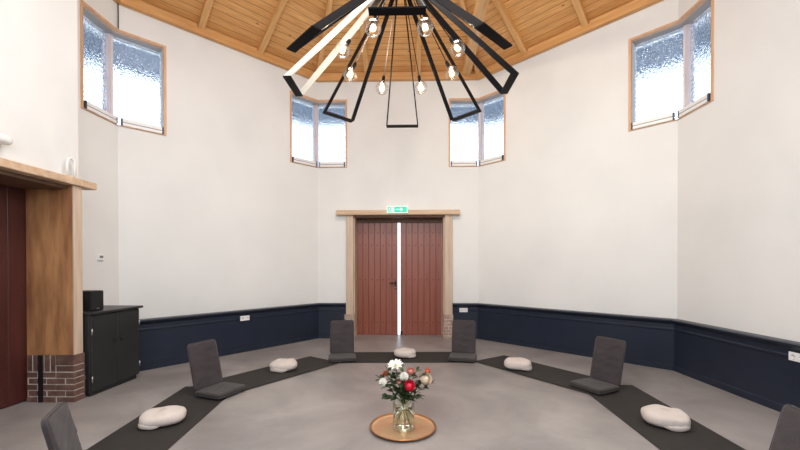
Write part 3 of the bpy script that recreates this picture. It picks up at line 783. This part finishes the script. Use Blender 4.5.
def sprig(u,v,dy,label,m,n,ll,lw):
    rnd=random.Random(500+kf[0]); kf[0]+=1
    top=Vector((X(u),VY+dy,Z(v))); e=empty('leafy_sprig'); e.location=(VX,VY,VZ+.015); off=-Vector(e.location)
    tag(e,label,'sprig','green sprigs in the glass vase')
    sh=lambda q: [setattr(q,'v',[(w[0]+off.x,w[1]+off.y,w[2]+off.z) for w in q.v]),q][1]
    path=stem_path(top,kf[0],.08); s=MB(); s.tube(path,.0028,6); sh(s).build('stem',M['stem'],e)
    l=MB(); nk=path[4]
    for q in range(n):
        t=.25+.75*(q+.5)/n; p=path[4].lerp(path[6],min(1,t*2)) if t<.5 else path[6].lerp(path[8],t*2-1)
        a=q*2.4+rnd.uniform(-.4,.4); dd=(top-nk).normalized()
        leaf(l,p,Vector((math.cos(a),math.sin(a)*.8,0))+dd*.7,ll*rnd.uniform(1.0,1.4),lw*rnd.uniform(1.0,1.45),rnd)
    leaf(l,top,(top-nk),ll,lw,rnd)
    sh(l).build('foliage',m,e,fix=False)
sprig(380,377,.0,'dark leafy sprig reaching furthest left from the vase',M['leaf'],9,.062,.017)
sprig(388,368,-.02,'dark leafy sprig at upper left beside the open white flower',M['leaf'],9,.058,.016)
sprig(430,381,-.02,'dark leafy sprig reaching furthest right from the vase',M['leaf'],9,.062,.017)
sprig(417,370,.03,'sage green sprig behind the pink rose',M['leafpale'],9,.055,.014)
sprig(403,368,.05,'sage green sprig standing upright at the back of the bouquet',M['leafpale'],8,.055,.014)
sprig(389,392,-.07,'broad leafed sprig drooping over the left of the vase rim',M['leaf'],8,.07,.021)
sprig(419,393,-.06,'broad leafed sprig drooping over the right of the vase rim',M['leaf'],8,.07,.021)
sprig(404,388,-.09,'short dark sprig at the front below the crimson rose',M['leaf'],8,.062,.019)
sprig(395,375,.0,'dark leafy sprig between the white blooms',M['leaf'],8,.058,.017)

# ------------------------------------------------------------------ chandelier
CX,CYc=.145,.05
ch=empty('chandelier',(CX,CYc,4.37)); tag(ch,'large black chandelier of splayed loop frames with clear globe bulbs hanging under the ceiling','chandelier')
ZB=3.345-4.37; RB=1.10; RT=.10; ZT=.02; WB=.417; WTp=.06
def strip_loop(az,k):
    a=PI/2+az; out=Vector((math.cos(a),math.sin(a),0)); tan=Vector((-math.sin(a),math.cos(a),0))
    B=out*RB+Vector((0,0,ZB)); T=out*RT+Vector((0,0,ZT))
    ax=(T-B).normalized(); nrm=out; th=.011; hw=.040
    return B,T,ax,tan,nrm,th,hw
def bar(mb,p,q,thick,nrm,hw,mi=0,e0=None,e1=None):
    """flat bar from p to q, thick across, 2*hw along nrm"""
    d=(q-p).normalized(); s=d.cross(nrm).normalized()*thick/2; n=nrm*hw
    mb.hexa([p-s-n,p+s-n,p+s+n,p-s+n,q-s-n,q+s-n,q+s+n,q-s+n],mi)
names=['far','far left','left','near left','near','near right','right','far right']
for k in range(8):
    B,T,ax,tan,nrm,th,hw=strip_loop(k*PI/4,k)
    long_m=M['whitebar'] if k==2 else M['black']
    loop=MB(); bar(loop,B-tan*(WB/2-.0),B+tan*(WB/2+.0),th,nrm,hw)
    lp=loop.build('frame_loop',M['black'],ch); lp['label']='black flat loop frame of the chandelier' if k!=2 else 'loop frame with two white long bars and a black end bar'
    for sg in (-1,1):
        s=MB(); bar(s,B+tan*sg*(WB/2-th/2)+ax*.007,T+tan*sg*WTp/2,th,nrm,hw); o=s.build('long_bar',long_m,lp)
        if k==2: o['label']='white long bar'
    s=MB(); bar(s,T-tan*WTp/2,T+tan*WTp/2,th,nrm,hw); s.build('top_bar',M['black'],lp)
mb=MB(); mb.lathe([(.001,-.06),(.09,-.055),(.135,-.02),(.135,.05),(.09,.07),(.02,.09),(.012,.12),(.012,2.9),(.06,2.93),(.06,2.95),(.001,2.95)],28); mb.build('hub',M['black'],ch)
RBU=.595; ZBU=3.58-4.37
bulb_lights=[]
for k in range(8):
    a=PI/2+PI/8+k*PI/4; out=Vector((math.cos(a),math.sin(a),0))
    c=out*RBU+Vector((0,0,ZBU)); T=out*.11+Vector((0,0,-.02)); d=(T-c).normalized()
    R=d.to_track_quat('Z','Y').to_matrix().to_4x4()
    s=MB(); s.tube([c+d*.13,T],.0048,8); rod=s.build('rod',M['steel'] if k in (0,1,2) else M['black'],ch)  # left rods get pale steel, the reflection on them put into the material
    s=MB(); s.lathe([(.001,.062),(.017,.064),(.019,.07),(.019,.115),(.014,.13),(.004,.14),(.001,.14)],16,c,mtx=R); s.build('socket',M['black'],rod)
    s=MB(); r=.074; prof=[(.001,-r)]+[(r*math.sin(t),-r*math.cos(t)) for t in [PI*i/18 for i in range(1,16)]]+[(.02,r*.97),(.018,r*1.06)]
    s.lathe(prof,28,c,mtx=R); g=s.build('globe',M['bulb'],rod)
    f=MB()
    for j in range(6):
        b=j*PI/3; p=lambda rr,z: c+R.to_3x3()@Vector((rr*math.cos(b),rr*math.sin(b),z))
        f.tube([p(.006,.045),p(.018,.02),p(.024,-.018),p(.010,-.032)],.0014,5)
    f.build('filament',M['filament'],g)
    bulb_lights.append(c+Vector(ch.location))

# ------------------------------------------------------------------ light
def lamp(name,kind,loc,power,color,**kw):
    l=bpy.data.lights.new(name,kind); l.energy=power; l.color=color
    for k,v in kw.items(): setattr(l,k,v)
    o=bpy.data.objects.new(name,l); C.objects.link(o); o.location=loc; return o
for p in bulb_lights: lamp('bulb_light','POINT',p,9,(1,.80,.57),shadow_soft_size=0)
def aim(o,t): o.rotation_euler=(Vector(t)-o.location).to_track_quat('-Z','Y').to_euler()
o=lamp('overhead_fill','AREA',(0,-1.0,6.2),205,(1,.985,.96),shape='DISK',size=2.6)  # added soft overhead fill, out of view
o=lamp('front_fill','AREA',(0,-3.95,3.4),160,(.84,.92,1),shape='RECTANGLE',size=3.0,size_y=1.8); aim(o,(0,4,2.0))  # added cool fill in front of the unseen, windowless front wall
o=lamp('wall_spot','SPOT',(-1.2,-1.6,5.9),300,(1,.90,.72),spot_size=1.0,spot_blend=1.0,shadow_soft_size=.15); aim(o,(2.7,3.0,4.0))
w=bpy.data.worlds.new('daylight'); bpy.context.scene.world=w; w.use_nodes=True
bg=w.node_tree.nodes['Background']; bg.inputs[0].default_value=(.80,.90,1,1); bg.inputs[1].default_value=2.6

# ------------------------------------------------------------------ camera
cam=bpy.data.cameras.new('camera'); co=bpy.data.objects.new('camera',cam); C.objects.link(co)
F=372.71; cam.sensor_width=36; cam.lens=F/800*36; cam.shift_y=(270.48-225)/800; cam.clip_start=.05
co.matrix_world=Matrix.Translation((.226,-3.7657,1.4813)) @ Matrix.Rotation(.0230,4,'Z') @ Matrix.Rotation(PI/2-.0069,4,'X') @ Matrix.Rotation(-.0011,4,'Z')
bpy.context.scene.camera=co
vs=bpy.context.scene.view_settings; vs.view_transform='Standard'; vs.look='None'; vs.exposure=0; vs.gamma=1
